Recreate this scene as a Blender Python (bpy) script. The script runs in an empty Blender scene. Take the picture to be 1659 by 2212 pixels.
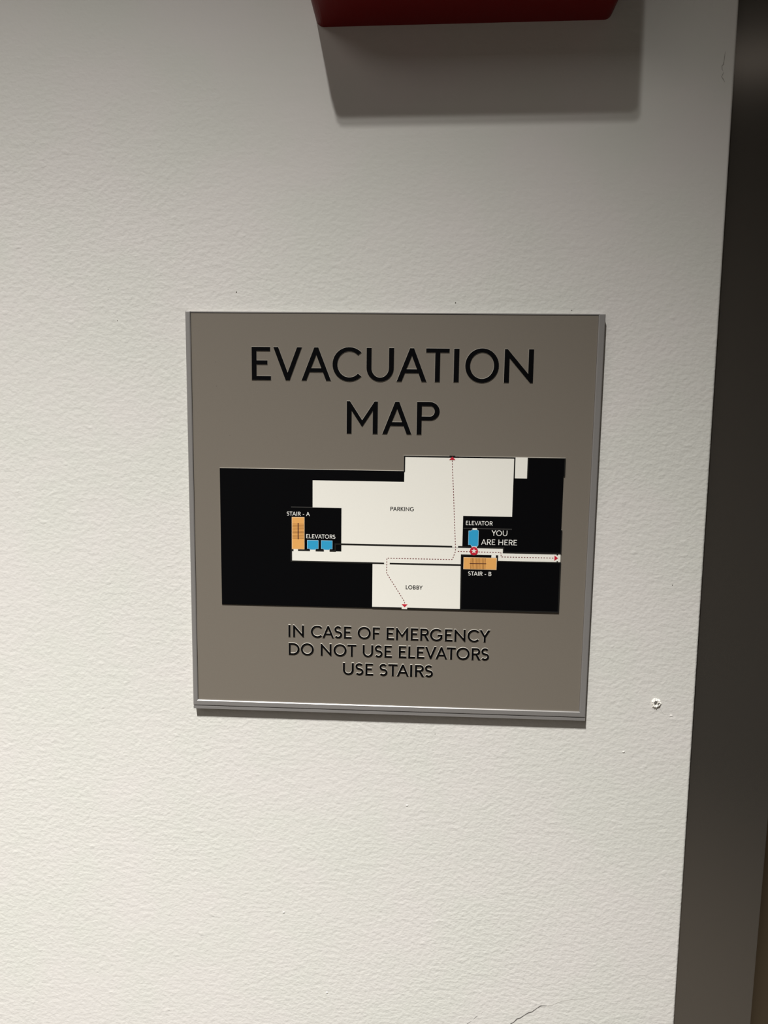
import bpy, bmesh, math, random
from mathutils import Vector, Matrix
from mathutils.geometry import tessellate_polygon

C = bpy.context.scene
COL = C.collection
PI = math.pi
ZC = 1.5            # height of the sign's centre above the floor (m)
MM = 0.001

# ------------------------------------------------------------------ camera
cam_d = bpy.data.cameras.new('camera')
cam = bpy.data.objects.new('camera', cam_d)
COL.objects.link(cam)
cam_d.sensor_fit = 'VERTICAL'
cam_d.sensor_height = 34.6
cam_d.lens = 34.6 * 1600.0 / 2212.0
cam_d.clip_start = 0.01
cam.location = (0.016484, -0.417219, ZC + 0.058642)
yaw, pitch, roll = 0.0476785, -0.1301715, -0.0133897
cam.rotation_euler = (Matrix.Rotation(yaw, 3, 'Z') @ Matrix.Rotation(pitch, 3, 'X') @ Matrix.Rotation(roll, 3, 'Y')
                      @ Matrix.Rotation(PI / 2, 3, 'X')).to_euler()
C.camera = cam

# ------------------------------------------------------------------ world, lamps, exposure
w = bpy.data.worlds.new('world')
w.use_nodes = True
w.node_tree.nodes['Background'].inputs[0].default_value = (0.02, 0.019, 0.018, 1)
w.node_tree.nodes['Background'].inputs[1].default_value = 1.0
C.world = w

def spot(name, loc, target, energy, size_deg, blend, radius, color):
    d = bpy.data.lights.new(name, 'SPOT')
    d.energy = energy; d.spot_size = math.radians(size_deg); d.spot_blend = blend
    d.shadow_soft_size = radius; d.color = color
    o = bpy.data.objects.new(name, d); COL.objects.link(o)
    o.location = loc
    o.rotation_euler = (Vector(target) - Vector(loc)).to_track_quat('-Z', 'Y').to_euler()
    return o

# ceiling downlight just left of the sign, its beam grazing the wall
for ly, e in ((0.93, 277.0), (0.85, 143.0)):        # twin-lamp fitting
    spot('downlight_lamp', (-0.25, -ly, 2.77), (-0.25, -ly, 0.0), e, 92.0, 1.0, 0.022, (1.0, 0.985, 0.955))
# corridor ceiling lamp mirrored in the steel, plus an unseen added fill
def area(name, loc, sx, sy, energy, color):
    d = bpy.data.lights.new(name, 'AREA'); d.shape = 'RECTANGLE'; d.size = sx; d.size_y = sy
    d.energy = energy; d.color = color
    o = bpy.data.objects.new(name, d); COL.objects.link(o); o.location = loc
    return o
area('corridor_lamp_and_fill', (1.15, -2.33, 2.78), 0.4, 0.06, 0.16, (1.0, 0.93, 0.88))
area('corridor_lamp_and_fill', (-1.7, -1.9, 2.78), 1.6, 1.6, 13.0, (1.0, 0.93, 0.88))  # soft fill added to lift the shade on the wall

C.view_settings.view_transform = 'Standard'
C.view_settings.look = 'None'
C.view_settings.gamma = 1.0
C.view_settings.use_curve_mapping = False
C.view_settings.exposure = 0.0

# ------------------------------------------------------------------ materials
def mat(name, color, rough=0.5, metal=0.0, spec=0.5, coat=0.0):
    m = bpy.data.materials.new(name); m.use_nodes = True
    b = m.node_tree.nodes['Principled BSDF']
    b.inputs['Base Color'].default_value = (*color, 1)
    b.inputs['Roughness'].default_value = rough
    b.inputs['Metallic'].default_value = metal
    b.inputs['Specular IOR Level'].default_value = spec
    b.inputs['Coat Weight'].default_value = coat
    return m

def nodes(m): return m.node_tree.nodes, m.node_tree.links, m.node_tree.nodes['Principled BSDF']

def grain(m, scale, strength, dist, vary=0.0, stretch=(1, 1, 1), detail=3.0):
    """fine relief (and a slight colour mottling) on a material"""
    N, L, b = nodes(m)
    tc = N.new('ShaderNodeTexCoord'); mp = N.new('ShaderNodeMapping'); mp.inputs['Scale'].default_value = stretch
    nz = N.new('ShaderNodeTexNoise'); nz.inputs['Scale'].default_value = scale; nz.inputs['Detail'].default_value = detail
    bp = N.new('ShaderNodeBump'); bp.inputs['Strength'].default_value = strength; bp.inputs['Distance'].default_value = dist
    L.new(tc.outputs['Object'], mp.inputs[0]); L.new(mp.outputs[0], nz.inputs['Vector'])
    L.new(nz.outputs[0], bp.inputs['Height']); L.new(bp.outputs[0], b.inputs['Normal'])
    if vary:
        c = b.inputs['Base Color'].default_value[:]
        mx = N.new('ShaderNodeMix'); mx.data_type = 'RGBA'
        mx.inputs[6].default_value = tuple(x * (1 - vary) for x in c[:3]) + (1,)
        mx.inputs[7].default_value = tuple(min(1, x * (1 + vary)) for x in c[:3]) + (1,)
        L.new(nz.outputs[0], mx.inputs[0]); L.new(mx.outputs[2], b.inputs['Base Color'])
    return m

def wall_paint():
    m = mat('roller_painted_plaster', (0.74, 0.725, 0.665), 0.62, spec=0.25)
    N, L, b = nodes(m)
    tc = N.new('ShaderNodeTexCoord')
    def noise(scale, detail, rough, stretch, distortion=0.0):
        mp = N.new('ShaderNodeMapping'); mp.inputs['Scale'].default_value = stretch
        n = N.new('ShaderNodeTexNoise'); n.inputs['Scale'].default_value = scale
        n.inputs['Detail'].default_value = detail; n.inputs['Roughness'].default_value = rough
        n.inputs['Distortion'].default_value = distortion
        L.new(tc.outputs['Object'], mp.inputs[0]); L.new(mp.outputs[0], n.inputs['Vector'])
        return n.outputs[0]
    def math_(op, a, b_, clamp=False):
        n = N.new('ShaderNodeMath'); n.operation = op; n.use_clamp = clamp
        for i, v in enumerate((a, b_)):
            if isinstance(v, (int, float)): n.inputs[i].default_value = v
            else: L.new(v, n.inputs[i])
        return n.outputs[0]
    stipple = noise(430, 1.8, 0.5, (0.85, 1, 1.1))      # the roller's orange peel, about 3 mm
    medium = noise(190, 1.0, 0.5, (0.8, 1, 1.15))
    waves = noise(9, 2, 0.5, (0.6, 1, 1.0))
    patch = noise(7, 2, 0.5, (1, 1, 1))
    # beads of paint standing out of the stipple
    bead = math_('MULTIPLY', math_('SUBTRACT', noise(170, 1.0, 0.5, (0.8, 1, 1.1)), 0.68, True), 3.0)
    amp = math_('ADD', math_('MULTIPLY', patch, 0.9), 0.50)
    h = math_('ADD', math_('MULTIPLY', stipple, amp), math_('MULTIPLY', medium, 0.6))
    h = math_('ADD', h, bead)
    h = math_('ADD', h, math_('MULTIPLY', waves, 2.0))
    # the stretch round the red box was levelled with a brush: flat, with faint level strokes
    sx = N.new('ShaderNodeSeparateXYZ'); L.new(tc.outputs['Object'], sx.inputs[0])
    zz = math_('ADD', sx.outputs[2], math_('MULTIPLY', math_('SUBTRACT', noise(5, 2, 0.5, (1, 1, 1)), 0.5), 0.12))
    zz = math_('ADD', zz, math_('MULTIPLY', sx.outputs[0], 0.18))
    lv = N.new('ShaderNodeMapRange'); lv.interpolation_type = 'SMOOTHSTEP'
    lv.inputs[1].default_value = 1.61; lv.inputs[2].default_value = 1.75; lv.inputs[3].default_value = 1.0; lv.inputs[4].default_value = 0.20
    L.new(zz, lv.inputs[0])
    strokes = math_('MULTIPLY', noise(260, 2, 0.6, (0.05, 1, 1.0)), math_('SUBTRACT', 1.0, lv.outputs[0]))
    h = math_('ADD', math_('MULTIPLY', h, lv.outputs[0]), math_('MULTIPLY', strokes, 0.18))
    bp = N.new('ShaderNodeBump'); bp.inputs['Strength'].default_value = 1.0; bp.inputs['Distance'].default_value = 0.00030
    L.new(h, bp.inputs['Height']); L.new(bp.outputs[0], b.inputs['Normal'])
    # faint large mottling of the white paint
    mx = N.new('ShaderNodeMix'); mx.data_type = 'RGBA'
    mx.inputs[6].default_value = (0.765, 0.738, 0.700, 1); mx.inputs[7].default_value = (0.742, 0.737, 0.682, 1)
    ramp = N.new('ShaderNodeMapRange'); ramp.inputs[1].default_value = 0.4; ramp.inputs[2].default_value = 0.6
    L.new(noise(14, 3, 0.6, (1, 1, 1)), ramp.inputs[0])
    L.new(ramp.outputs[0], mx.inputs[0]); L.new(mx.outputs[2], b.inputs['Base Color'])
    return m

def brushed(name, color, rough, aniso, scale=900.0):
    m = mat(name, color, rough, 1.0)
    N, L, b = nodes(m)
    tc = N.new('ShaderNodeTexCoord'); mp = N.new('ShaderNodeMapping'); mp.inputs['Scale'].default_value = (1, 1, 0.012)
    nz = N.new('ShaderNodeTexNoise'); nz.inputs['Scale'].default_value = scale; nz.inputs['Detail'].default_value = 3
    L.new(tc.outputs['Object'], mp.inputs[0]); L.new(mp.outputs[0], nz.inputs['Vector'])
    bp = N.new('ShaderNodeBump'); bp.inputs['Strength'].default_value = 0.35; bp.inputs['Distance'].default_value = 0.00004
    L.new(nz.outputs[0], bp.inputs['Height']); L.new(bp.outputs[0], b.inputs['Normal'])
    sm = N.new('ShaderNodeTexNoise'); sm.inputs['Scale'].default_value = 11; sm.inputs['Detail'].default_value = 2
    L.new(tc.outputs['Object'], sm.inputs['Vector'])
    mr = N.new('ShaderNodeMapRange'); mr.inputs[3].default_value = rough * 0.85; mr.inputs[4].default_value = rough * 1.15
    L.new(sm.outputs[0], mr.inputs[0]); L.new(mr.outputs[0], b.inputs['Roughness'])
    b.inputs['Anisotropic'].default_value = aniso
    b.inputs['Metallic'].default_value = 0.82
    tg = N.new('ShaderNodeTangent'); tg.direction_type = 'RADIAL'; tg.axis = 'Z'; L.new(tg.outputs[0], b.inputs['Tangent'])
    return m

M_WALL = wall_paint()
M_DAMAGE = grain(mat('bare_broken_plaster', (0.86, 0.84, 0.78), 0.8), 900, 0.8, 0.0004)
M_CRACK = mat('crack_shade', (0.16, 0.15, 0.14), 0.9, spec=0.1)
M_HAIR = mat('hairline_crack', (0.42, 0.40, 0.37), 0.9, spec=0.1)
M_SPECK = mat('dirt_speck', (0.10, 0.09, 0.07), 0.8)
M_JAMB = brushed('dark_brushed_steel', (0.245, 0.222, 0.192), 0.17, 0.45)
M_DOOR = brushed('dark_bronze_door_steel', (0.20, 0.155, 0.10), 0.38, 0.5)
M_FLOOR = grain(mat('grey_floor_tile', (0.20, 0.18, 0.16), 0.55), 20, 0.1, 0.001, 0.15)
M_CEIL = grain(mat('darkened_ceiling', (0.14, 0.135, 0.13), 0.9), 60, 0.2, 0.002)  # colour darkened so the ceiling's reflection in the steel stays dark
M_FAR = grain(mat('dark_far_wall', (0.26, 0.24, 0.22), 0.7), 60, 0.2, 0.001, 0.05)
M_INSERT = grain(mat('taupe_insert', (0.196, 0.172, 0.141), 0.46, spec=0.3), 2600, 0.25, 0.00006, 0.05)
M_EDGE = grain(mat('taupe_edge_highlight', (0.56, 0.53, 0.47), 0.28, spec=0.8), 1800, 0.15, 0.00005)  # taupe sides, paled so the colour carries the lit-edge highlights
M_ALU = grain(mat('satin_anodised_aluminium', (0.37, 0.355, 0.342), 0.36, 0.45), 1500, 0.15, 0.00004, 0.04)
M_BLACK = mat('black_ink', (0.0025, 0.0025, 0.003), 0.6, spec=0.04)
M_LINE = mat('raised_dark_line', (0.014, 0.0135, 0.012), 0.45, spec=0.3)
M_GREYLINE = mat('thin_grey_line', (0.045, 0.043, 0.040), 0.5, spec=0.3)
M_WHITE = grain(mat('white_print', (0.93, 0.91, 0.83), 0.5, spec=0.3), 1800, 0.12, 0.00005, 0.02)
M_WTEXT = mat('white_lettering', (0.88, 0.87, 0.82), 0.5)
M_ORANGE = grain(mat('orange_print', (0.86, 0.43, 0.12), 0.5), 1800, 0.1, 0.00005, 0.03)
M_PALE = mat('pale_orange_outline', (0.95, 0.66, 0.38), 0.5)
M_BROWN = mat('brown_tread_line', (0.33, 0.13, 0.03), 0.5)
M_MAROON = mat('maroon_stair_rail', (0.05, 0.006, 0.008), 0.5)
M_BLUE = grain(mat('blue_print', (0.028, 0.37, 0.66), 0.5), 1800, 0.1, 0.00005, 0.03)
M_PBLUE = mat('pale_blue_outline', (0.36, 0.62, 0.80), 0.5)
M_RED = mat('red_print', (0.60, 0.012, 0.035), 0.5)
M_DASH = mat('dark_red_dash', (0.17, 0.022, 0.026), 0.5)
M_REDBOX = grain(mat('red_enamel', (0.115, 0.0008, 0.0012), 0.35, spec=0.12, coat=0.0), 400, 0.05, 0.0001)

# ------------------------------------------------------------------ helpers
def link(name, bm, mats, parent=None, smooth=False, loc=(0, 0, 0)):
    me = bpy.data.meshes.new(name)
    bmesh.ops.recalc_face_normals(bm, faces=bm.faces)
    bm.to_mesh(me); bm.free()
    for m in (mats if isinstance(mats, (list, tuple)) else [mats]): me.materials.append(m)
    if smooth:
        for p in me.polygons: p.use_smooth = True
    o = bpy.data.objects.new(name, me); COL.objects.link(o)
    o.location = loc
    if parent: o.parent = parent
    return o

def empty(name, loc, **props):
    o = bpy.data.objects.new(name, None); COL.objects.link(o); o.location = loc
    o.empty_display_size = 0.05
    for k, v in props.items(): o[k] = v
    return o

def area2(l): return 0.5 * sum(l[i][0] * l[(i + 1) % len(l)][1] - l[(i + 1) % len(l)][0] * l[i][1] for i in range(len(l)))

def offset(loop, d):
    """move a counter-clockwise loop outward by d (mitred)"""
    n = len(loop); out = []
    for i in range(n):
        p0, p1, p2 = Vector(loop[i - 1]), Vector(loop[i]), Vector(loop[(i + 1) % n])
        e1, e2 = (p1 - p0), (p2 - p1)
        if e1.length < 1e-9: e1 = e2
        if e2.length < 1e-9: e2 = e1
        e1.normalize(); e2.normalize()
        n1, n2 = Vector((e1.y, -e1.x)), Vector((e2.y, -e2.x))
        b = n1 + n2
        if b.length < 1e-6: b = n1
        b.normalize()
        out.append(tuple(p1 + b * (d / max(0.45, b.dot(n1)))))
    return out

def relief(bm, shape, d0, d1, draft=0.0, mi_top=0, mi_side=0):
    """shape = [outer, hole, ...] in mm on the sign; raised from depth d0 to d1 (mm out of the wall), sides flaring by draft"""
    loops = []
    for k, l in enumerate(shape):
        l = list(l)
        if (area2(l) < 0) == (k == 0): l.reverse()      # outer ccw, holes cw
        loops.append(l)
    tops, bots = [], []
    for l in loops:
        tops.append([bm.verts.new((x * MM, -d1 * MM, z * MM)) for x, z in l])
        bots.append([bm.verts.new((x * MM, -d0 * MM, z * MM)) for x, z in (offset(l, draft) if draft else l)])
    flat = [v for t in tops for v in t]
    for tri in tessellate_polygon([[Vector((x, z, 0)) for x, z in l] for l in loops]):
        try:
            f = bm.faces.new([flat[i] for i in tri]); f.material_index = mi_top
        except ValueError: pass
    for t, b in zip(tops, bots):
        n = len(t)
        for i in range(n):
            f = bm.faces.new((t[i], t[(i + 1) % n], b[(i + 1) % n], b[i])); f.material_index = mi_side

def rect(x0, z0, x1, z1): return [(x0, z0), (x1, z0), (x1, z1), (x0, z1)]

def box(bm, x0, x1, y0, y1, z0, z1, bevel=0.0, seg=2):
    r = bmesh.ops.create_cube(bm, size=1.0)
    vs = r['verts']
    for v in vs:
        v.co = Vector(((x0 + x1) / 2 + v.co.x * (x1 - x0), (y0 + y1) / 2 + v.co.y * (y1 - y0), (z0 + z1) / 2 + v.co.z * (z1 - z0)))
    if bevel:
        es = list({e for v in vs for e in v.link_edges})
        bmesh.ops.bevel(bm, geom=es, offset=bevel, segments=seg, affect='EDGES')

def ribbon(pts, wdt):
    """outline of an open polyline of width wdt, mitred, butt ends"""
    L_, R_ = [], []
    n = len(pts)
    for i in range(n):
        p = Vector(pts[i])
        if i == 0: d = Vector(pts[1]) - p
        elif i == n - 1: d = p - Vector(pts[i - 1])
        else:
            a = (p - Vector(pts[i - 1])).normalized(); b = (Vector(pts[i + 1]) - p).normalized(); d = a + b
        d.normalize(); nn = Vector((-d.y, d.x)); k = wdt / 2
        if 0 < i < n - 1: k /= max(0.35, nn.dot(Vector((-a.y, a.x))))
        L_.append(tuple(p + nn * k)); R_.append(tuple(p - nn * k))
    return L_ + R_[::-1]

def arc(cx, cy, rx, ry, a0, a1, n=16):
    return [(cx + rx * math.cos(math.radians(a0 + (a1 - a0) * i / n)), cy + ry * math.sin(math.radians(a0 + (a1 - a0) * i / n))) for i in range(n + 1)]

# ------------------------------------------------------------------ the lettering (geometric sans capitals, cap height 1)
def glyph(c, v=0.148, t=0.126):
    """returns (width, left bearing, right bearing, [shape, ...])"""
    if c == 'E':
        W = .585; return W, .11, .045, [[[(0, 0), (W, 0), (W, t), (v, t), (v, .47), (.48, .47), (.48, .47 + t), (v, .47 + t), (v, 1 - t), (W - .02, 1 - t), (W - .02, 1), (0, 1)]]]
    if c == 'F':
        W = .55; return W, .11, .03, [[[(0, 0), (v, 0), (v, .44), (.48, .44), (.48, .44 + t), (v, .44 + t), (v, 1 - t), (W, 1 - t), (W, 1), (0, 1)]]]
    if c == 'L':
        W = .53; return W, .11, .03, [[[(0, 0), (W, 0), (W, t), (v, t), (v, 1), (0, 1)]]]
    if c == 'I': return v, .11, .11, [[rect(0, 0, v, 1)]]
    if c == 'H':
        W = .80; return W, .11, .11, [[[(0, 0), (v, 0), (v, .46), (W - v, .46), (W - v, 0), (W, 0), (W, 1), (W - v, 1), (W - v, .46 + t), (v, .46 + t), (v, 1), (0, 1)]]]
    if c == 'T':
        W = .69; return W, .02, .02, [[[(W / 2 - v / 2, 0), (W / 2 + v / 2, 0), (W / 2 + v / 2, 1 - t), (W, 1 - t), (W, 1), (0, 1), (0, 1 - t), (W / 2 - v / 2, 1 - t)]]]
    if c in 'AV':
        W = .89; s = v * .99; ap = .06; h = W / 2 - ap
        inner = (W / 2 - s) / h
        if c == 'V':
            return .86, .015, .015, [[[(0, 1), (s, 1), (.43, 1 - (.43 - s) / (.43 - ap)), (.86 - s, 1), (.86, 1), (.43 + ap, 0), (.43 - ap, 0)]]]
        y0, y1 = .255, .255 + t * .97
        return W, .0, .0, [[[(0, 0), (s, 0), (s + h * y0, y0), (W - s - h * y0, y0), (W - s, 0), (W, 0), (W / 2 + ap, 1), (W / 2 - ap, 1)],
                            [(s + h * y1, y1), (W - s - h * y1, y1), (W / 2, inner)]]]
    if c == 'M':
        W = .93; f = .095; k = (1 - .42) / (W / 2 - f)
        return W, .11, .11, [[[(0, 0), (v, 0), (v, .225 + (W / 2 - v - .01) * k), (W / 2 - .01, .225), (W / 2 + .01, .225), (W - v, .225 + (W / 2 - v - .01) * k), (W - v, 0), (W, 0), (W, 1), (W - f, 1), (W / 2, .42), (f, 1), (0, 1)]]]
    if c == 'N':
        W = .85; f = .085
        return W, .11, .11, [[[(0, 0), (v, 0), (v, .725), (W - f, 0), (W, 0), (W, 1), (W - v, 1), (W - v, .275), (f, 1), (0, 1)]]]
    if c == 'K':
        W = .74; return W, .11, .0, [[[(0, 0), (v, 0), (v, .40), (.235, .475), (W - .19, 0), (W, 0), (.34, .575), (.70, 1), (.51, 1), (v, .575), (v, 1), (0, 1)]]]
    if c == 'Y':
        W = .82; return W, .0, .0, [[[(W / 2 - v / 2, 0), (W / 2 + v / 2, 0), (W / 2 + v / 2, .42), (W, 1), (W - .17, 1), (W / 2, .56), (.17, 1), (0, 1), (W / 2 - v / 2, .42)]]]
    if c == 'O': return 1.02, .055, .055, [[arc(.51, .5, .51, .515, 0, 352.5, 47), arc(.51, .5, .51 - v, .515 - t, 0, 352.5, 47)]]
    if c == 'C':
        return .875, .055, .045, [[arc(.51, .5, .51, .515, 44, 316, 34) + arc(.51, .5, .51 - v, .515 - t, 316 - 0, 44, 34)]]
    if c == 'G':
        o = arc(.51, .5, .51, .515, 46, 332, 36); i = arc(.51, .5, .51 - v, .515 - t, 322, 46, 34)
        xr = .96
        return xr, .055, .09, [[o[:-1] + [(xr, .235), (xr, .535), (.60, .535), (.60, .535 - t), (xr - v, .535 - t), (xr - v, .27)] + i]]
    if c == 'U':
        W = .82; r = W / 2
        return W, .105, .09, [[[(0, 1)] + arc(r, r, r, r + .012, 180, 360, 22) + [(W, 1), (W - v, 1)] + arc(r, r, r - v, r + .012 - t, 360, 180, 22) + [(v, 1)]]]
    if c == 'P':
        return .68, .11, .03, [[[(0, 0), (v, 0), (v, .435)] + arc(.397, .7175, .283, .2825, -90, 90, 14) + [(0, 1)],
                               [(v, .435 + t)] + arc(.397, .7175, .283 - v, .2825 - t, -90, 90, 14) + [(v, 1 - t)]]]
    if c == 'R':
        return .69, .11, .01, [[[(0, 0), (v, 0), (v, .435), (.285, .435), (.51, 0), (.69, 0), (.445, .447)] + arc(.375, .7175, .275, .2825, -70, 90, 13) + [(0, 1)],
                               [(v, .435 + t)] + arc(.375, .7175, .275 - v, .2825 - t, -90, 90, 14) + [(v, 1 - t)]]]
    if c == 'D':
        return .85, .11, .055, [[[(0, 0)] + arc(.34, .5, .51, .5, -90, 90, 22) + [(0, 1)], [(v, t)] + arc(.34, .5, .51 - v, .5 - t, -90, 90, 22) + [(v, 1 - t)]]]
    if c == 'B':
        return .66, .11, .04, [[[(0, 0)] + arc(.38, .285, .28, .285, -90, 62, 12) + arc(.36, .765, .245, .235, -52, 90, 12) + [(0, 1)],
                               [(v, t)] + arc(.38, .285, .28 - v, .285 - t, -90, 90, 12) + [(v, .57 - t)],
                               [(v, .57)] + arc(.36, .7225, .245 - v, .1525, -90, 90, 12) + [(v, 1 - t)]]]
    if c == 'S':
        s = (v + t) / 2; r1 = (1.0 - s) / 4 - .005; top = 1.01 - s / 2; r2 = (top - 2 * r1 + .01 - s / 2) / 2
        c1 = (.285, top - r1); c2 = (.285, -.01 + s / 2 + r2)
        p = arc(c1[0], c1[1], r1 + .005, r1, 36, 240, 18) + arc(c2[0], c2[1], r2 + .015, r2, 60, -142, 18)
        o = ribbon(p, s); x0 = min(q[0] for q in o); o = [(a - x0, b) for a, b in o]
        return max(q[0] for q in o), .05, .045, [[o]]
    if c == '-': return .34, .08, .08, [[rect(0, .30, .34, .30 + t)]]
    raise ValueError(c)

KERN = {'VA': -.05, 'AV': -.05, 'AT': -.05, 'TA': -.05, 'TO': -.01, 'RG': 0, 'CY': 0, 'KI': -.02, 'RK': -.0, 'BY': -.02, 'YO': -.04, 'PA': -.06, 'FE': .0, 'LO': -.02, 'RY': -.02}
def layout(text, x0, x1, z0, cap, wt=1.0):
    """place the glyphs between x0 and x1 (mm) on base line z0; spacing stretched to fit; returns [(char, shapes)]"""
    v, t = .148 * wt, .126 * wt
    pen, items, prev = 0.0, [], None
    for ch in text:
        if ch == ' ': pen += .39; prev = None; continue
        W, lb, rb, sh = glyph(ch, v, t)
        if prev: pen += KERN.get(prev + ch, 0)
        pen += lb
        items.append((ch, pen, W, sh)); pen += W + rb
        prev = ch
    a, b = items[0][1], items[-1][1] + items[-1][2]
    sx = (x1 - x0) / (b - a)
    return [(ch, [[[(x0 + (px - a + x) * sx, z0 + z * cap) for x, z in l] for l in s] for s in sh]) for ch, px, W, sh in items]

# ------------------------------------------------------------------ the setting
def edge_x(z): return 0.1767 - 0.0065 * (z - ZC)      # the wall's end runs slightly out of plumb

HZ = 2.80
bm = bmesh.new()
def quad(bm, *p): return bm.faces.new([bm.verts.new(q) for q in p])
# main stretch with a small rounded corner running into the door recess
prof = [(-3.0, 0.0)] + [(-0.0016 * (1 - math.sin(a)), 0.0016 * (1 - math.cos(a))) for a in [i * PI / 12 for i in range(7)]] + [(0.0, 0.05)]
for i in range(len(prof) - 1):
    def P(k, z):
        x, y = prof[k]
        return (x if x < -1 else edge_x(z) + x, y, z)
    f = quad(bm, P(i, 0), P(i + 1, 0), P(i + 1, HZ), P(i, HZ))
    f.smooth = True
bmesh.ops.remove_doubles(bm, verts=bm.verts, dist=1e-6)
# the stretch beyond the elevator and the piece over its opening
quad(bm, (1.33, 0, 0), (3.0, 0, 0), (3.0, 0, HZ), (1.33, 0, HZ))
quad(bm, (edge_x(2.2), 0, 2.2), (1.33, 0, 2.2), (1.33, 0, HZ), (edge_x(HZ), 0, HZ))
quad(bm, (1.33, 0, 0), (1.33, 0.05, 0), (1.33, 0.05, 2.2), (1.33, 0, 2.2))
quad(bm, (0.16, 0, 2.2), (1.33, 0, 2.2), (1.33, 0.05, 2.2), (0.16, 0.05, 2.2))
wall = link('wall_back', bm, M_WALL)
wall['kind'] = 'structure'

def structure(name, m, x0, x1, y0, y1, z0, z1):
    bm = bmesh.new(); box(bm, x0, x1, y0, y1, z0, z1); o = link(name, bm, m); o['kind'] = 'structure'; return o
structure('floor', M_FLOOR, -3.0, 3.0, -3.2, 0.0, -0.05, 0.0)
structure('ceiling', M_CEIL, -3.0, 3.0, -3.2, 0.05, HZ, HZ + 0.05)
structure('wall_front', M_FAR, -3.0, 3.0, -3.25, -3.2, 0.0, HZ)
structure('wall_left', M_FAR, -3.05, -3.0, -3.2, 0.05, 0.0, HZ)
structure('wall_right', M_FAR, 3.0, 3.05, -3.2, 0.05, 0.0, HZ)

# elevator doorway: steel frame set 6 mm behind the wall face, doors deeper in
door = empty('door_1', (0.75, 0.006, 0.0), kind='structure')
bm = bmesh.new(); box(bm, -0.595, -0.5228, 0, 0.115, 0, 2.13, 0.0008, 2); link('door_jamb', bm, M_JAMB, door)
bm = bmesh.new(); box(bm, 0.5228, 0.585, 0, 0.115, 0, 2.13, 0.0008, 2); link('door_jamb', bm, M_JAMB, door)
bm = bmesh.new(); box(bm, -0.595, 0.585, 0, 0.115, 2.13, 2.21, 0.0008, 2); link('door_head', bm, M_JAMB, door)
for s in (0, 1):
    bm = bmesh.new(); box(bm, -0.58 + s * 0.5815, -0.0015 + s * 0.5815, 0.118, 0.145, 0.002, 2.15, 0.001, 2); link('door_panel', bm, M_DOOR, door)
bm = bmesh.new(); box(bm, -0.60, 0.60, -0.004, 0.2, -0.05, 0.002); link('door_sill', bm, M_JAMB, door)

# ------------------------------------------------------------------ marks in the wall (children of the wall)
def wall_piece(name, shapes, m, d0, d1, draft=0.0, label=None):
    bm = bmesh.new()
    for s in shapes: relief(bm, s, d0, d1, draft)
    o = link(name, bm, m, wall, loc=(0, 0, ZC))
    if label: o['label'] = label
    return o
def crack(pts, w0, m, name='crack', label=None):
    # tapered ragged strip
    rnd = random.Random(len(pts) * 7 + int(pts[0][0]))
    L_, R_ = [], []
    for i, p in enumerate(pts):
        a = Vector(pts[max(0, i - 1)]); b = Vector(pts[min(len(pts) - 1, i + 1)])
        d = (b - a).normalized(); n = Vector((-d.y, d.x))
        k = w0 / 2 * (0.15 if i in (0, len(pts) - 1) else rnd.uniform(.6, 1.15))
        L_.append(tuple(Vector(p) + n * k)); R_.append(tuple(Vector(p) - n * k))
    return wall_piece(name, [[L_ + R_[::-1]]], m, -0.1, 0.03, 0, label)
crack([(75.0, -319), (77.2, -317.2), (79.31, -314.18), (81.25, -312.8), (83.16, -310.46), (85.12, -309.72), (87.6, -307.67), (89.8, -305.97), (92.04, -305.21), (95.05, -302.51), (97.24, -300.81), (100.89, -300.29)], .75, M_CRACK, label='dark ragged crack low on the wall')
crack([(100.9, -300.3), (104, -300.0), (109, -297.2), (115, -295.6), (122, -294.6), (129, -292.5)], .28, M_HAIR)
crack([(50, -317.5), (52.51, -315.73), (55.31, -313.34)], .45, M_CRACK)
crack([(56.2, -312.4), (57.8, -310.65), (59, -309.7)], .35, M_CRACK)
crack([(60, -308.6), (61.7, -307.25), (63.5, -305.8)], .25, M_HAIR)
crack([(169.4, 246.8), (169.25, 244.2), (169.06, 242.0), (168.9, 240.4), (168.2, 239.6), (168.4, 238.0), (169.0, 237.2)], .55, M_HAIR, label='hairline crack near the wall end')
crack([(169.4, 236.9), (168.9, 235.6), (168.4, 234.5), (169.2, 233.4), (170.3, 231.8)], .5, M_HAIR)
crack([(157.6, -107.2), (158.9, -109.3), (160.2, -110.9), (162.4, -111.1), (163.4, -110.6)], .16, M_HAIR)

# broken-out screw hole right of the sign: ragged rim of lifted plaster with a rough bottom
rnd = random.Random(5)
bm = bmesh.new()
cx, cz = 155.3, -104.3
NA = 26
rings = [(0.0, .15), (.6, .05), (1.1, .5), (1.55, .95), (2.0, 1.0), (2.45, .5), (2.75, -.05)]
vs = []
for ri, (r, h) in enumerate(rings):
    row = []
    for k in range(NA):
        a = 2 * PI * k / NA
        rr = r * (1 + rnd.uniform(-.14, .14) + (.10 * math.sin(3 * a + 1) if ri > 2 else 0)); hh = h + (rnd.uniform(-.45, .45) if 0 < ri < 6 else 0)
        row.append(bm.verts.new(((cx + rr * math.cos(a)) * MM, -max(hh, -.1) * MM, (cz + rr * 1.12 * math.sin(a)) * MM)))
    vs.append(row)
for i in range(len(rings) - 1):
    for k in range(NA): bm.faces.new((vs[i][k], vs[i][(k + 1) % NA], vs[i + 1][(k + 1) % NA], vs[i + 1][k]))
bmesh.ops.remove_doubles(bm, verts=vs[0], dist=1e-5)
o = link('screw_hole', bm, M_DAMAGE, wall, loc=(0, 0, ZC)); o['label'] = 'broken-out screw hole with a raised white rim'
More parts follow.
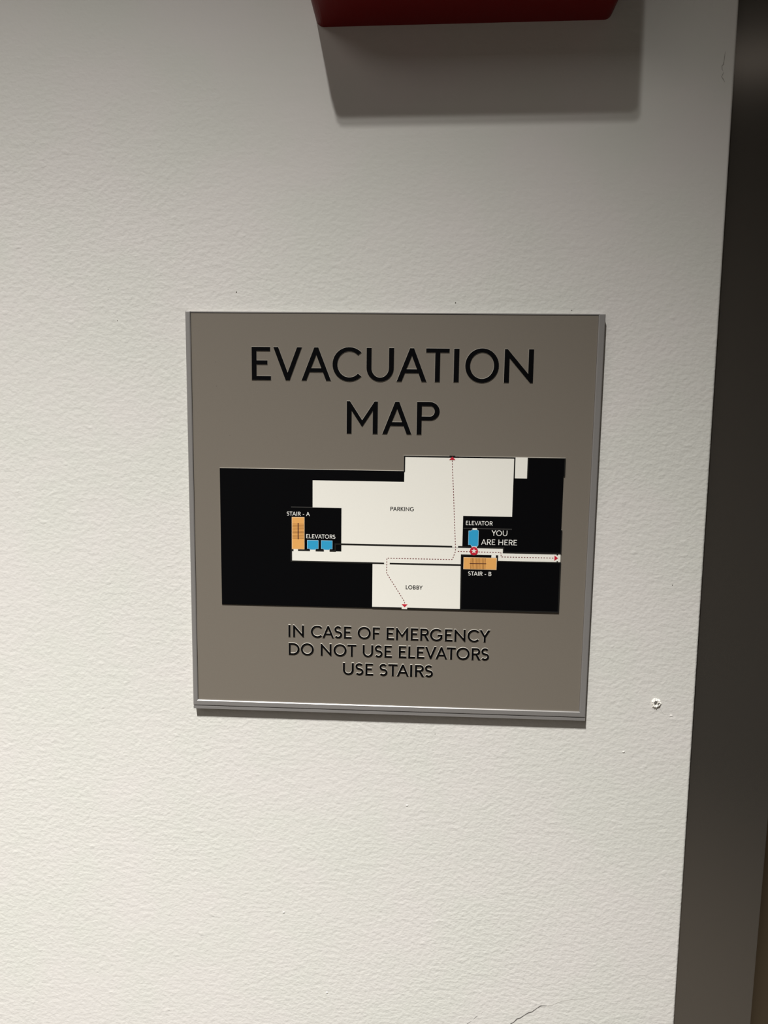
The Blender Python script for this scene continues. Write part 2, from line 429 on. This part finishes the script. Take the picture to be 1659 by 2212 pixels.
wall_piece('hole_shade', [[[(153.9, -103.5), (154.5, -102.9), (155.3, -103.3), (155.2, -103.9), (154.5, -104.5), (153.9, -104.2)]], [[(156.2, -104.4), (156.9, -104.0), (157.1, -104.9), (156.6, -105.5), (156.1, -105.1)]]], M_CRACK, .1, 1.0, .1)

def lump(x, z, r, h, m, name='paint_lump', sq=.7):
    bm = bmesh.new(); bmesh.ops.create_icosphere(bm, subdivisions=2, radius=1)
    for v in bm.verts: v.co = Vector((x + v.co.x * r, -v.co.y * h, z + v.co.z * r * sq)) * MM
    return link(name, bm, m, wall, True, (0, 0, ZC))
lump(164.4, -111.5, .95, .3, M_WALL, sq=.6)
for x, z in ((138.5, -134.5), (12.7, -172.9), (-35, -299), (-62, -246)): lump(x, z, .8, .4, M_WALL)
for x, z, r in ((34.14, 119.9, .42), (97.1, 116.3, .34), (-86.7, 124.9, .45), (-154.2, 109, .36), (28.5, -127.5, .28), (-159, 126, .25), (160.3, -34.5, .35)):
    lump(x, z, r * .75, .12, M_SPECK, 'dirt_speck', 1.2)

# ------------------------------------------------------------------ red box above the sign
rb = empty('alarm_box', (0.0342, 0.0, ZC + 0.2615), label='red enamelled box with rounded corners fixed on the wall above the evacuation sign', category='box')
rb.rotation_euler = (0, math.radians(-0.75), 0)
def rounded(x0, x1, z0, z1, r, n=6):
    p = []
    for cx_, cz_, a in ((x1 - r, z0 + r, -90), (x1 - r, z1 - r, 0), (x0 + r, z1 - r, 90), (x0 + r, z0 + r, 180)): p += arc(cx_, cz_, r, r, a, a + 90, n)
    return p
def rounded_slab(bm, x0, x1, z0, z1, r, d0, d1, fillet):
    """rounded-corner box whose front edge is rolled over"""
    steps = [(0, d0)] + [(fillet * (1 - math.cos(a)), d1 - fillet * (1 - math.sin(a))) for a in [i * PI / 12 for i in range(7)]]
    prev = None
    for ins, d in steps:
        l = rounded(x0 + ins, x1 - ins, z0 + ins, z1 - ins, max(r - ins, .6))
        row = [bm.verts.new((x * MM, -d * MM, z * MM)) for x, z in l]
        if prev:
            for i in range(len(row)): bm.faces.new((prev[i], prev[(i + 1) % len(row)], row[(i + 1) % len(row)], row[i]))
        else: bm.faces.new(row[::-1])
        prev = row
    bm.faces.new(prev)
bm = bmesh.new(); rounded_slab(bm, -76.8, 76.8, 0, 122, 4.2, 0, 35.0, 1.0); o = link('housing', bm, M_REDBOX, rb, False)
bm = bmesh.new(); rounded_slab(bm, -76.3, 76.3, .5, 121.5, 4.0, 35.0, 41.0, 1.6); link('front_cover', bm, M_REDBOX, rb, False)

# ------------------------------------------------------------------ the evacuation sign
sign = empty('evacuation_sign', (0, 0, ZC), label='square taupe evacuation map sign in an aluminium frame on the white wall', category='sign')

bm = bmesh.new()
relief(bm, [rect(-114.2, -114.3, 114.3, 113.4)], 0, 3.0)
link('back_plate', bm, M_ALU, sign)
bm = bmesh.new(); relief(bm, [rect(-114.2, 113.4, 114.3, 113.95)], 0, 3.7, .05); link('frame_rail', bm, M_ALU, sign)
# U-shaped channel (both sides and the bottom in one piece) with a chamfer catching the light
U = [(-114.3, 113.9), (-114.3, -112.45), (114.35, -112.45), (114.35, 113.9), (110.85, 113.9), (110.85, -109.2), (-111.55, -109.2), (-111.55, 113.9)]
bm = bmesh.new(); relief(bm, [U], 2.9, 4.3); relief(bm, [offset(U, -.42)], 4.3, 4.6, .42)
link('frame_channel', bm, M_ALU, sign)
bm = bmesh.new(); relief(bm, [rect(-114.2, -114.5, 114.3, -112.9)], 0, 4.45, .03); link('bottom_lip', bm, M_ALU, sign)

D0 = 3.6                                  # face of the insert
bm = bmesh.new(); relief(bm, [rect(-111.5, -109.3, 110.8, 113.0)], 3.0, D0)
insert = link('sign_panel', bm, M_INSERT, sign)

def letter(ch, shapes, d0, d1, draft, parent, name='raised_letter', mats=(M_BLACK, M_EDGE)):
    bm = bmesh.new()
    for s in shapes: relief(bm, s, d0, d1, draft, 0, 1)
    return link(name, bm, list(mats), parent)
def place(ch, x0, x1, z0, z1):
    """one title glyph stretched into its own measured box"""
    W, _, _, sh = glyph(ch)
    return [[[(x0 + x * (x1 - x0) / W, z0 + z * (z1 - z0)) for x, z in l] for l in s] for s in sh]
TITLE = [('E', -77.7, -67.0), ('V', -65.6, -49.7), ('A', -49.95, -33.55), ('C', -32.75, -16.75), ('U', -13.95, 1.1), ('A', 2.7, 19.15), ('T', 18.65, 31.4), ('I', 33.9, 36.75), ('O', 40.1, 58.4), ('N', 61.35, 77.1)]
for ch, a, b in TITLE: letter(ch, place(ch, a, b, 77.0, 95.1), D0 - .01, D0 + .32, .12, insert)
for ch, a, b in [('M', -24.7, -7.45), ('A', -4.85, 11.4), ('P', 14.2, 26.75)]: letter(ch, place(ch, a, b, 48.15, 66.1), D0 - .01, D0 + .32, .12, insert)
for text, a, b, z in (('IN CASE OF EMERGENCY', -57.7, 58.4, -69.45), ('DO NOT USE ELEVATORS', -57.55, 58.15, -80.15), ('USE STAIRS', -25.9, 26.25, -91.15)):
    for ch, sh in layout(text, a, b, z, 7.0, 1.0): letter(ch, sh, D0 - .01, D0 + .45, .17, insert)

# --- the raised map plate and what is printed on it
DM = D0 + .55
bm = bmesh.new()
relief(bm, [[(-96.5, 27.8), (7.5, 27.8), (7.5, 36.4), (96.6, 36.4), (96.6, 26.4), (95.95, 26.3), (95.95, -3.6), (96.4, -3.8), (96.4, -16.9), (96.25, -17.1), (96.25, -22.3), (96.6, -22.4), (96.6, -51.1), (-96.4, -51.15)]], D0 - .01, DM, .16, 0, 1)
mp_ = link('map_plate', bm, [M_BLACK, M_EDGE], sign)
def flat(name, shapes, m, d=.06, draft=0.0, base=0.0, label=None):
    bm = bmesh.new()
    for s in shapes: relief(bm, s if isinstance(s[0][0], (tuple, list)) else [s], DM + base - .005, DM + base + d, draft)
    o = link(name, bm, m, mp_)
    if label: o['label'] = label
    return o
# white floor areas
flat('white_area', [[(8.25, 35.65), (68.45, 35.65), (68.45, 3.2), (41.2, 3.2), (41.2, -13.95), (38.82, -13.95), (38.82, -15.1), (35.5, -15.1), (35.5, -13.95), (-27.25, -13.95), (-27.25, 6.3), (-43.65, 6.3), (-43.65, 21.7), (7.85, 21.7), (7.85, 27.4), (8.25, 27.4)]], M_WHITE, label='white parking area of the map')
flat('white_area', [rect(69.2, 24.8, 75.85, 36.35)], M_WHITE, label='small white rectangle at the top of the map')
flat('white_area', [[(-55.4, -24.45), (-2.8, -24.45), (-2.8, -25.4), (.45, -25.4), (.45, -24.45), (40.55, -24.45), (40.55, -18.9), (57.65, -18.9), (57.65, -20.2), (60.2, -20.2), (60.2, -18.9), (61.5, -18.9), (61.5, -21.95), (96.2, -21.95), (96.2, -17.5), (64.2, -17.5), (64.2, -14.95), (49.3, -14.95), (49.3, -14.3), (46.5, -14.3), (46.5, -14.95), (-27.2, -14.95), (-27.2, -18.65),
                   (-33.9, -18.65), (-33.9, -17.7), (-37.2, -17.7), (-37.2, -18.65), (-41.9, -18.65), (-41.9, -17.7), (-45.15, -17.7), (-45.15, -18.65), (-52.0, -18.65), (-52.0, -17.7), (-54.6, -17.7), (-54.6, -18.75), (-55.4, -18.75)]], M_WHITE, label='white corridor strip of the map')
flat('white_area', [[(-9.35, -25.35), (40.6, -25.35), (40.85, -50.35), (10.8, -50.35), (10.8, -51.3), (7.6, -51.3), (7.6, -50.35), (-9.3, -50.35)]], M_WHITE, label='white lobby area of the map')
# raised dark wall lines
LW = .72
def wl(pts, wdt=LW, m=M_LINE, d=.22, label=None): flat('wall_line', [[ribbon(pts, wdt)]], m, d, .05, 0.0, label)
wl([(35.5, -14.45), (-30.7, -14.45), (-30.7, -18.35), (-33.9, -18.35)])
wl([(-37.2, -18.35), (-41.9, -18.35)]); wl([(-45.15, -18.35), (-52.0, -18.35)], .62)
wl([(-54.6, -18.5), (-55.85, -18.5), (-55.85, -24.9), (-2.8, -24.9)])
wl([(.45, -24.9), (40.9, -24.9)])
wl([(38.85, -14.45), (46.4, -14.45)]); wl([(49.4, -14.45), (64.35, -14.45), (64.35, -17.1), (96.3, -17.1)])
wl([(96.3, -17.0), (96.3, -3.8)], .4); wl([(96.35, 26.5), (96.35, 36.1), (76.2, 36.1), (76.2, 24.9)], .5)
wl([(68.8, 36.1), (68.8, 24.8)], .6); wl([(51.0, 36.1), (68.8, 36.1)], .55); wl([(7.8, 27.2), (7.8, 36.1), (38.0, 36.1)], .62)
wl([(57.65, -19.1), (40.85, -19.1), (41.15, -50.7)], .66)
wl([(60.2, -19.1), (61.1, -19.1), (61.1, -22.3), (96.3, -22.3), (96.35, -50.85), (41.2, -50.75)], .6)
wl([(94.35, -17.5), (94.35, -18.0)], .7); wl([(94.5, -21.95), (94.5, -21.4)], .7)
wl([(-9.3, -50.75), (7.6, -50.75)], .6); wl([(10.8, -50.75), (41.0, -50.75)], .6)
wl([(-55.9, 6.3), (-43.75, 6.3)], .42, M_GREYLINE, .1); wl([(41.6, -3.87), (46.5, -3.87)], .38, M_GREYLINE, .1); wl([(49.3, -3.87), (68.6, -3.87)], .38, M_GREYLINE, .1); wl([(41.35, 3.0), (41.35, -14.1)], .3, M_LINE, .1)
flat('door_notch', [rect(32.75, 35.9, 36.0, 36.75)], M_BLACK, .2)
# stairs
def stair(x0, z0, x1, z1, vertical, a, b, ra, rb_, c, label):
    s = flat('stair_symbol', [rect(x0, z0, x1, z1)], M_PALE, .08, label=label)
    def sub(name, shapes, m, d0, d1):
        bm = bmesh.new()
        for q in shapes: relief(bm, [q], DM + d0, DM + d1)
        o = link(name, bm, m, mp_)
        return o
    e = .28
    sub('stair_field', [rect(x0 + e, z0 + e, x1 - e, z1 - e)], M_ORANGE, .07, .11)
    tr = []
    for k in range(11):
        q = a + (b - a) * k / 10
        tr.append(rect(x0 + e, q - .13, x1 - e, q + .13) if vertical else rect(q - .15, z0 + e, q + .15, z1 - e))
    sub('stair_treads', tr, M_BROWN, .10, .13)
    sub('stair_rail', [rect(c - .25, rb_, c + .25, ra) if vertical else rect(ra, c - .22, rb_, c + .22)], M_MAROON, .12, .16)
stair(-55.55, -17.85, -48.3, .65, True, -3.3, -11.5, -2.75, -12.05, -51.9, 'orange stair symbol below the words STAIR - A')
stair(42.1, -27.2, 60.75, -20.3, False, 46.25, 54.3, 45.6, 54.9, -23.8, 'orange stair symbol above the words STAIR - B')
# elevators
def lift(shape, label):
    flat('elevator_symbol', [shape], M_PBLUE, .08, label=label)
    bm = bmesh.new(); l = list(shape)
    if area2(l) < 0: l.reverse()
    relief(bm, [offset(l, -.22)], DM + .07, DM + .11); link('elevator_field', bm, M_BLUE, mp_)
lift([(-46.8, -12.45), (-40.3, -12.45), (-40.3, -17.45), (-41.8, -17.45), (-41.8, -17.95), (-45.3, -17.95), (-45.3, -17.45), (-46.8, -17.45)], 'left one of the two blue elevator squares')
lift([(-38.8, -12.45), (-32.3, -12.45), (-32.3, -17.4), (-33.85, -17.4), (-33.85, -17.9), (-37.3, -17.9), (-37.3, -17.4), (-38.8, -17.4)], 'right one of the two blue elevator squares')
flat('elevator_door', [rect(46.65, -4.6, 49.15, -3.65)], M_WHITE, .13)
flat('elevator_door', [rect(46.55, -14.9, 49.3, -13.9)], M_WHITE, .07)
lift([(44.45, -5.1), (45.9, -5.1), (46.25, -4.48), (49.6, -4.48), (50.15, -5.15), (50.15, -13.25), (49.75, -14.03), (46.15, -14.03), (45.85, -13.25), (44.45, -13.25)], 'tall blue elevator symbol above the star')
# routes
def dashes(pts, period=1.56, on=.82, wdt=.42):
    seglen = [(Vector(pts[i + 1]) - Vector(pts[i])).length for i in range(len(pts) - 1)]
    tot = sum(seglen)
    def at(s):
        for i, L_ in enumerate(seglen):
            if s <= L_ or i == len(seglen) - 1:
                d = (Vector(pts[i + 1]) - Vector(pts[i])) / L_
                return Vector(pts[i]) + d * min(s, L_)
            s -= L_
    out = []; s = .3
    while s < tot - .3:
        p, q = at(s), at(min(s + on, tot))
        if (q - p).length > .2: out.append([ribbon([tuple(p), tuple(q)], wdt)])
        s += period
    return out
flat('route_dashes', dashes([(34.35, 34.4), (37.4, -15.3), (37.4, -17.1), (35.8, -21.85), (-1.25, -21.85), (-1.3, -30.45), (9.2, -46.9), (9.25, -48.3)]), M_DASH, .10, label='dashed route from the top arrow down to the lobby arrow')
flat('route_dashes', dashes([(38.4, -17.1), (45.6, -17.1)]) + dashes([(50.0, -17.1), (63.0, -17.1), (63.05, -19.68), (92.8, -19.68)]), M_DASH, .10, label='dashed route through the star to the right arrow')
flat('route_arrow', [[(34.35, 36.25), (32.7, 34.5), (36.0, 34.5)]], M_RED, .24, label='red arrow pointing up at the top of the map')
flat('route_arrow', [[(7.6, -48.4), (10.95, -48.4), (9.27, -50.15)]], M_RED, .14, label='red arrow pointing down out of the lobby')
flat('route_arrow', [[(92.85, -18.2), (92.85, -21.2), (94.85, -19.68)]], M_RED, .14, label='red arrow pointing right at the corridor end')
flat('star_marker', [arc(47.78, -16.68, 2.28, 2.34, 0, 351.4, 41)], M_RED, .26, label='red disc with a white star')
flat('white_star', [[(47.78 + (1.62 if k % 2 == 0 else .66) * math.cos(math.radians(90 + 36 * k)), -16.62 + (1.62 if k % 2 == 0 else .66) * math.sin(math.radians(90 + 36 * k))) for k in range(10)]], M_WTEXT, .30)
# printed words
def word(text, x0, x1, z0, cap, m, wt):
    bm = bmesh.new()
    for ch, sh in layout(text, x0, x1, z0, cap, wt):
        for s in sh: relief(bm, s, DM, DM + .12)
    link('printed_word', bm, m, mp_)['label'] = 'the words ' + text if ' ' in text else 'the word ' + text
word('STAIR - A', -58.35, -45.25, 1.42, 2.25, M_WTEXT, .98)
word('ELEVATORS', -47.3, -30.65, -11.35, 2.28, M_WTEXT, .98)
word('PARKING', .4, 13.55, 5.3, 2.28, M_BLACK, 1.15)
word('LOBBY', 9.75, 19.35, -39.58, 2.3, M_BLACK, 1.15)
word('ELEVATOR', 42.85, 57.8, -1.92, 2.32, M_WTEXT, .98)
word('YOU', 57.35, 66.15, -7.72, 3.05, M_WTEXT, .86)
word('ARE HERE', 51.7, 71.7, -12.95, 3.1, M_WTEXT, .86)
word('STAIR - B', 44.9, 58.0, -30.75, 2.3, M_WTEXT, .98)
# two specks of dirt on the panel
for x, z in ((-97.9, 86.6), (-97.7, 73.4), (-90.6, 46.0)):
    bm = bmesh.new(); relief(bm, [[(x - .15, z - .25), (x + .18, z), (x + .1, z + .3), (x - .1, z + .1)]], D0, D0 + .05); link('dirt_speck', bm, M_SPECK, insert)
